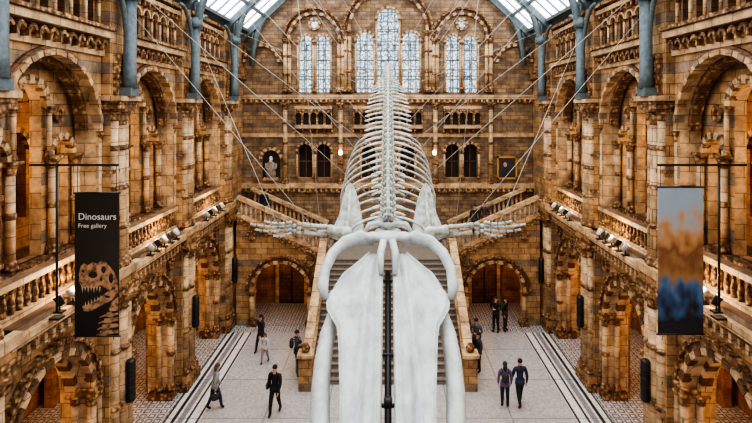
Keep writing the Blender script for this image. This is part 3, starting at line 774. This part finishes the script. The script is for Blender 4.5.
# ------------------------------------------------------------ spotlights, speakers, lamps, paintings
M_SW = simple('spot_white', (.45, .45, .43), .4)
for s_ in (-1, 1):
    for k in range(1, 5):
        c = MB(); c0 = (PIERS[k] + PIERS[k + 1]) / 2
        for j in range(-2 if k != 2 else -1, 3):
            y = c0 + j * .55; x = s_ * (W - .0)
            c.box(x - .1, x + .1, y - .1, y + .1, 6.15, 6.19, 0)
            c.tube([(x, y, 6.19), (x, y, 6.35)], .02, m=0)
            dr = Vector((s_ * .5, .1 * j, .9 if j % 2 else .5)).normalized()
            P = Vector((x, y, 6.42)); c.tube([P - dr * .12, P + dr * .1, P + dr * .13], [.07, .1, .105], n=10, m=0 if j % 2 else 1)
            c.tube([P + dr * .131, P + dr * .135], .08, n=10, m=2)
        c.obj('gallery_spotlights', [M_BLACK, M_SW, M_SPOT])
    for yp in PIERS[2:]:
        c = MB(); x = s_ * (W - .12)
        c.tube([(x, yp, 2.25), (x, yp, 2.3), (x, yp, 3.45), (x, yp, 3.5)], [.1, .14, .14, .1], n=10)
        for z in (2.5, 3.2): c.box(*sorted((x, s_ * (W + .02))), yp - .04, yp + .04, z, z + .06)
        for z in (2.45, 2.7, 2.95, 3.2): c.tube([(x, yp, z), (x, yp, z + .03)], .148, n=10)
        c.obj('column_loudspeaker', [M_BLACK])
for px in (341, 434):
    c = MB(); X = (px - 388) / F * YB; Z = H - (152 - 108) / F * YB
    c.tube([(X, YB - .02, Z - .25), (X, YB - .3, Z - .25), (X, YB - .35, Z - .12)], .025, m=0); c.ell((X, YB - .35, Z), (.12, .12, .15), m=1)
    c.obj('wall_lamp', [M_GOLD, M_SHADE])
M_MARB = simple('marble', (.6, .55, .48), .5, noise=.2)
c = MB(TB)
c.box(-7.15, -6.15, .01, .03, 7.0, 8.1, 1)
c.ring(-6.65, 8.1, .0, .5, .01, .03, 14, (1,))
c.box(-7.05, -6.25, .03, .3, 6.9, 7.05, 2)
c.tube([(-6.65, .16, 7.05), (-6.65, .18, 7.3), (-6.65, .17, 7.6), (-6.65, .15, 7.85), (-6.65, .14, 7.98)], [.26, .3, .22, .26, .08], [.1, .13, .1, .1, .07], up=(1, 0, 0), n=12, m=0)
c.tube([(-6.9, .15, 7.85), (-6.95, .2, 7.6), (-6.75, .28, 7.45)], [.09, .08, .05], n=8, m=0)
c.tube([(-6.4, .15, 7.85), (-6.35, .2, 7.6), (-6.55, .28, 7.45)], [.09, .08, .05], n=8, m=0)
c.ell((-6.65, .17, 8.12), (.11, .12, .15), m=3); c.ell((-6.65, .25, 8.0), (.09, .07, .12), m=3)
c.obj('seated_statue', [simple('statue_coat', (.30, .24, .19), .6), M_DEEP, M_LITE, M_MARB])
def painting(x0, x1, z0, z1):
    c = MB(TB)
    for q in ((x0, x1, z0, z0 + .1), (x0, x1, z1 - .1, z1), (x0, x0 + .1, z0, z1), (x1 - .1, x1, z0, z1)): c.box(q[0], q[1], .01, .14, q[2], q[3], 0)
    c.box(x0 + .05, x1 - .05, .01, .07, z0 + .05, z1 - .05, 1)
    xm = (x0 + x1) / 2
    c.ell((xm - .1, .075, z0 + .4), (.25, .012, .32), m=3); c.ell((xm - .1, .08, z0 + .82), (.1, .014, .14), m=2)
    c.obj('framed_portrait', [M_GOLD, simple('canvas_dark', (.05, .035, .03), .5), simple('paint_skin', (.55, .33, .22), .6), simple('coat_dark', (.03, .03, .04), .6)])
painting(6.2, 7.35, 6.95, 8.25)

# ------------------------------------------------------------ people
SKIN = simple('skin', (.55, .33, .23), .5)
mc = {}
def cm(c):
    if c not in mc: mc[c] = simple('cloth_%d' % len(mc), c, .85, noise=.15, nscale=20)
    return mc[c]
def person(kind, x, y, z, h, head, pose='stand', top=(.02, .02, .025), legs=(.02, .02, .03), hair=(.03, .02, .015), shoes=(.02, .02, .02), long=False, bag=None, lean=0):
    root = empty(kind, (x, y, z)); root.rotation_euler = (0, 0, head)
    J = {}
    J['pel'] = (0, 0, .52); J['sp'] = (0, lean * .1, .62); J['ch'] = (0, lean * .3, .745 - abs(lean) * .05); J['nk'] = (0, lean * .42, .84 - abs(lean) * .08)
    J['hb'] = (0, .006 + lean * .5, .878 - abs(lean) * .1); J['ht'] = (0, .012 + lean * .56, .945 - abs(lean) * .12)
    for s_, n_ in ((-1, 'l'), (1, 'r')):
        J['sh' + n_] = (s_ * .108, lean * .34, .805 - abs(lean) * .06)
        if pose == 'walk':
            f = s_
            J['hp' + n_] = (s_ * .05, f * .01, .5); J['kn' + n_] = (s_ * .052, f * .07 + .02, .285); J['an' + n_] = (s_ * .05, f * .13 - (.03 if f < 0 else 0), .045 + (.03 if f < 0 else 0)); J['to' + n_] = (s_ * .056, f * .13 + .06, .02)
            J['el' + n_] = (s_ * .138, -f * .05, .64); J['wr' + n_] = (s_ * .128, -f * .09 + .05, .505)
        elif pose == 'fold':
            J['hp' + n_] = (s_ * .05, 0, .5); J['kn' + n_] = (s_ * .06, .015, .28); J['an' + n_] = (s_ * .068, -.01, .045); J['to' + n_] = (s_ * .078, .075, .02)
            J['el' + n_] = (s_ * .15, .02, .655); J['wr' + n_] = (s_ * .03, .12, .66)
        else:
            J['hp' + n_] = (s_ * .05, 0, .5); J['kn' + n_] = (s_ * .058, .015, .28); J['an' + n_] = (s_ * .06, -.01, .045); J['to' + n_] = (s_ * .07, .075, .02)
            J['el' + n_] = (s_ * .14, -.015, .64); J['wr' + n_] = (s_ * .135, .03, .505)
        e, w_ = Vector(J['el' + n_]), Vector(J['wr' + n_]); dr = (w_ - e).normalized()
        J['pa' + n_] = tuple(w_ + dr * .035)
    names = list(J); idx = {k: i for i, k in enumerate(names)}
    E = [('pel', 'sp', 0), ('sp', 'ch', 0), ('ch', 'nk', 0), ('nk', 'hb', 2), ('hb', 'ht', 2)]
    for n_ in 'lr': E += [('ch', 'sh' + n_, 0), ('sh' + n_, 'el' + n_, 0), ('el' + n_, 'wr' + n_, 0), ('wr' + n_, 'pa' + n_, 2), ('pel', 'hp' + n_, 1), ('hp' + n_, 'kn' + n_, 1), ('kn' + n_, 'an' + n_, 1), ('an' + n_, 'to' + n_, 3)]
    R = {'pel': .078, 'sp': .07, 'ch': .082, 'nk': .032, 'hb': .047, 'ht': .05, 'sh': .046, 'el': .033, 'wr': .02, 'pa': .02, 'hp': .062, 'kn': .043, 'an': .03, 'to': .022}
    me = bpy.data.meshes.new('body'); me.from_pydata([Vector(J[k]) * h for k in names], [(idx[a], idx[b]) for a, b, c in E], [])
    o = bpy.data.objects.new('tmp', me); COL.objects.link(o)
    md_ = o.modifiers.new('s', 'SKIN'); md_.use_smooth_shade = True
    ss = o.modifiers.new('u', 'SUBSURF'); ss.levels = 1; ss.render_levels = 1
    for k in names:
        r = R.get(k, R.get(k[:2])) * h
        sv = me.skin_vertices[0].data[idx[k]]; sv.radius = (r, r * (.8 if k in ('ch', 'pel', 'sp') else 1)); sv.use_root = (k == 'pel')
    bpy.context.view_layer.update(); dg = bpy.context.evaluated_depsgraph_get()
    m2 = bpy.data.meshes.new_from_object(o.evaluated_get(dg)); bpy.data.objects.remove(o)
    m2.materials.clear()
    for mm in (cm(top), cm(legs), SKIN, cm(shoes), cm(hair)): m2.materials.append(mm)
    segs = [(Vector(J[a]) * h, Vector(J[b]) * h, c) for a, b, c in E]
    for p in m2.polygons:
        best = 1e9; c_ = 0
        for A, B, c in segs:
            d = B - A; t = max(0, min(1, (p.center - A).dot(d) / d.length_squared)); q = (A + d * t - p.center).length
            if q < best: best = q; c_ = c
        p.material_index = c_; p.use_smooth = True
    o = bpy.data.objects.new('body', m2); COL.objects.link(o); o.parent = root
    c = MB(lambda a, d, z: (a * h, d * h, z * h)); hx = Vector(J['ht'])
    c.ell((hx.x, hx.y - .014, hx.z + .006), (.052, .056, .05), m=0)
    if long: c.tube([(0, hx.y - .04, hx.z), (0, hx.y - .055, hx.z - .07), (0, hx.y - .06, hx.z - .14)], [.04, .05, .02], [.045, .03, .015], up=(1, 0, 0))
    c.tube([(0, hx.y + .04, hx.z - .01), (0, hx.y + .056, hx.z - .026), (0, hx.y + .042, hx.z - .03)], [.005, .009, .006], m=1)
    for s_ in (-1, 1):
        c.ell((s_ * .018, hx.y + .043, hx.z - .008), (.006, .005, .004), m=2); c.ell((s_ * .05, hx.y, hx.z - .02), (.006, .012, .018), m=1)
    c.ell((0, hx.y + .04, hx.z - .045), (.014, .005, .004), m=3)
    for n_, s_ in (('l', -1), ('r', 1)):
        P = Vector(J['pa' + n_]); dr = (P - Vector(J['wr' + n_])).normalized(); sd = Vector((0, 1, 0)) - dr * dr.y; sd.normalize(); inn = Vector((-s_, 0, 0))
        for k in range(4):
            L_ = (.038, .046, .044, .034)[k]; b0 = P + sd * (.018 - k * .012); b1 = b0 + dr * L_ * .5; b2_ = b1 + (dr + inn * .5).normalized() * L_ * .5
            c.tube([b0, b1, b2_], [.006, .0055, .004], n=6, m=1)
        b0 = P - dr * .015 + sd * .015; c.tube([b0, b0 + (sd + dr).normalized() * .022, b0 + (sd * .6 + dr).normalized() * .04], [.007, .006, .004], n=6, m=1)
    c.tube([(0, lean * .05, .575), (0, 0, .5), (0, 0, .47)], [.1, .105, .108], [.074, .08, .082], up=(1, 0, 0), n=14, m=4)
    c.tube([(0, lean * .4, .835 - abs(lean) * .08), (0, lean * .44, .86 - abs(lean) * .08)], [.045, .04], n=10, m=4)
    if bag == 'backpack':
        c.tube([(0, -.12, .6), (0, -.125, .64), (0, -.125, .74), (0, -.11, .8)], [.06, .08, .078, .05], [.04, .05, .05, .03], up=(1, 0, 0), n=10, m=5)
        for s_ in (-1, 1): c.tube([(s_ * .06, -.09, .79), (s_ * .07, 0, .845), (s_ * .07, .075, .78), (s_ * .08, .05, .66)], .01, n=6, m=5)
    if bag == 'shoulder':
        c.tube([(.15, .0, .5), (.155, 0, .53), (.155, 0, .6), (.15, 0, .62)], [.06, .08, .08, .06], [.02, .03, .03, .02], up=(0, 1, 0), n=8, m=5)
        c.tube([(.15, .06, .6), (.1, .05, .84), (-.0, .0, .85)], .007, n=6, m=5); c.tube([(.15, -.06, .6), (.11, -.05, .83), (0, -.03, .85)], .007, n=6, m=5)
    if bag == 'tote':
        P = Vector(J['par'])
        c.tube([(P.x + .01, P.y, .26), (P.x + .012, P.y, .3), (P.x + .012, P.y, .38), (P.x + .01, P.y, .4)], [.07, .085, .09, .08], [.025, .04, .035, .02], up=(0, 1, 0), n=10, m=5)
        c.tube([(P.x + .01, P.y - .05, .39), (P.x, P.y, P.z - .02), (P.x + .01, P.y + .05, .39)], .006, n=6, m=5)
    c.obj('head_hands_details', [cm(hair), SKIN, M_BLACK, simple('lips', (.35, .12, .1), .5), cm(top), cm((.05, .04, .04))], root)
    return root
def gp(px, py):
    Y = F * H / (py - 108.0); return ((px - 388) / F * Y, Y)
x, y = gp(275, 414); person('man_walking', x, y, 0, 1.78, PI * .93, 'walk', (.015, .015, .018), (.015, .015, .02), bag='shoulder')
x, y = gp(215, 409); person('woman_walking', x, y, 0, 1.68, -PI * .3, 'walk', (.28, .3, .3), (.03, .035, .05), hair=(.12, .07, .04), long=True, lean=.1, bag='tote')
x, y = gp(505, 407); person('woman_walking', x, y, 0, 1.68, -.1, 'stand', (.16, .10, .22), (.02, .02, .03), hair=(.05, .03, .02), long=True, bag='backpack')
x, y = gp(520, 406); person('man_walking', x, y, 0, 1.76, .12, 'walk', (.03, .035, .085), (.02, .02, .03))
x, y = gp(297, 373); person('man_standing', x, y, 0, 1.8, -PI * .45, 'fold', (.05, .055, .065), (.16, .17, .18), bag='backpack')
x, y = gp(261, 352); person('woman_walking', x, y, 0, 1.7, PI * .8, 'walk', (.03, .025, .03), (.02, .02, .025), long=True)
x, y = gp(265, 363); person('child_walking', x, y, 0, 1.3, PI * .9, 'walk', (.6, .58, .56), (.35, .3, .28), hair=(.15, .08, .04), long=True)
x, y = gp(496, 332); person('man_standing', x, y, 0, 1.78, PI * .8, 'fold', (.02, .02, .025), (.02, .02, .03))
x, y = gp(505, 331); person('woman_standing', x, y, 0, 1.7, -PI * .7, 'stand', (.03, .025, .03), (.03, .03, .04), long=True)
x, y = gp(470, 372); person('woman_standing', x + .35, y, 0, 1.68, PI * .6, 'stand', (.05, .05, .07), (.02, .02, .03), long=True)
x, y = gp(474, 358); person('man_standing', x + .1, y, 0, 1.76, PI * .9, 'fold', (.12, .11, .12), (.03, .03, .04))
x, y = gp(304, 378); person('man_standing', x - .15, y - .1, 0, 1.6, -PI * .2, 'stand', (.03, .03, .035), (.05, .05, .07))
stz = lambda X: ZL + 2.1 * (int((abs(X) - XS) / ((W - .1 - XS) / 13)) + 1) / 13
for X, kd, tp in ((4.6, 'man_standing', (.03, .03, .035)), (5.1, 'woman_standing', (.1, .05, .04)), (-6.55, 'man_standing', (.02, .02, .03))):
    person(kd, X, 28.7, stz(X), 1.72, PI * .9, 'stand', tp)

# ------------------------------------------------------------ lights
def light(name, loc, e, col, size=.3):
    l = bpy.data.lights.new(name, 'POINT'); l.energy = e; l.color = col; l.shadow_soft_size = size
    o = bpy.data.objects.new(name, l); COL.objects.link(o); o.location = loc
    return o
WARM = (1, .60, .26)
for s_ in (-1, 1):
    for k in range(1, 5):
        c0 = (PIERS[k] + PIERS[k + 1]) / 2
        light('aisle_lamp', (s_ * (W + 2.8), c0, 4.4), 150, WARM, .25)
        light('gallery_lamp', (s_ * (W + 2.6), c0, 9.8), 110, WARM, .25)
        light('arch_spot', (s_ * (W - .15), c0, 6.75), 75, (1, .74, .45), .15)
    light('corridor_lamp', (s_ * 5.42, 29.2, 2.7), 40, WARM, .2)
w = bpy.data.worlds.new('World'); S.world = w; w.use_nodes = True
bg = w.node_tree.nodes['Background']; bg.inputs[0].default_value = (.95, .95, 1, 1); bg.inputs[1].default_value = .35

# ------------------------------------------------------------ camera
cam = bpy.data.cameras.new('camera'); co = bpy.data.objects.new('camera', cam); COL.objects.link(co)
co.location = (0, 0, H); co.rotation_euler = (PI / 2, 0, 0)
cam.sensor_width = 36; cam.lens = 36 * F / 752
cam.shift_x = -12 / 752; cam.shift_y = -103.5 / 752
S.camera = co
try:
    S.view_settings.view_transform = 'AgX'; S.view_settings.look = 'AgX - High Contrast'
except Exception as e: print(e)
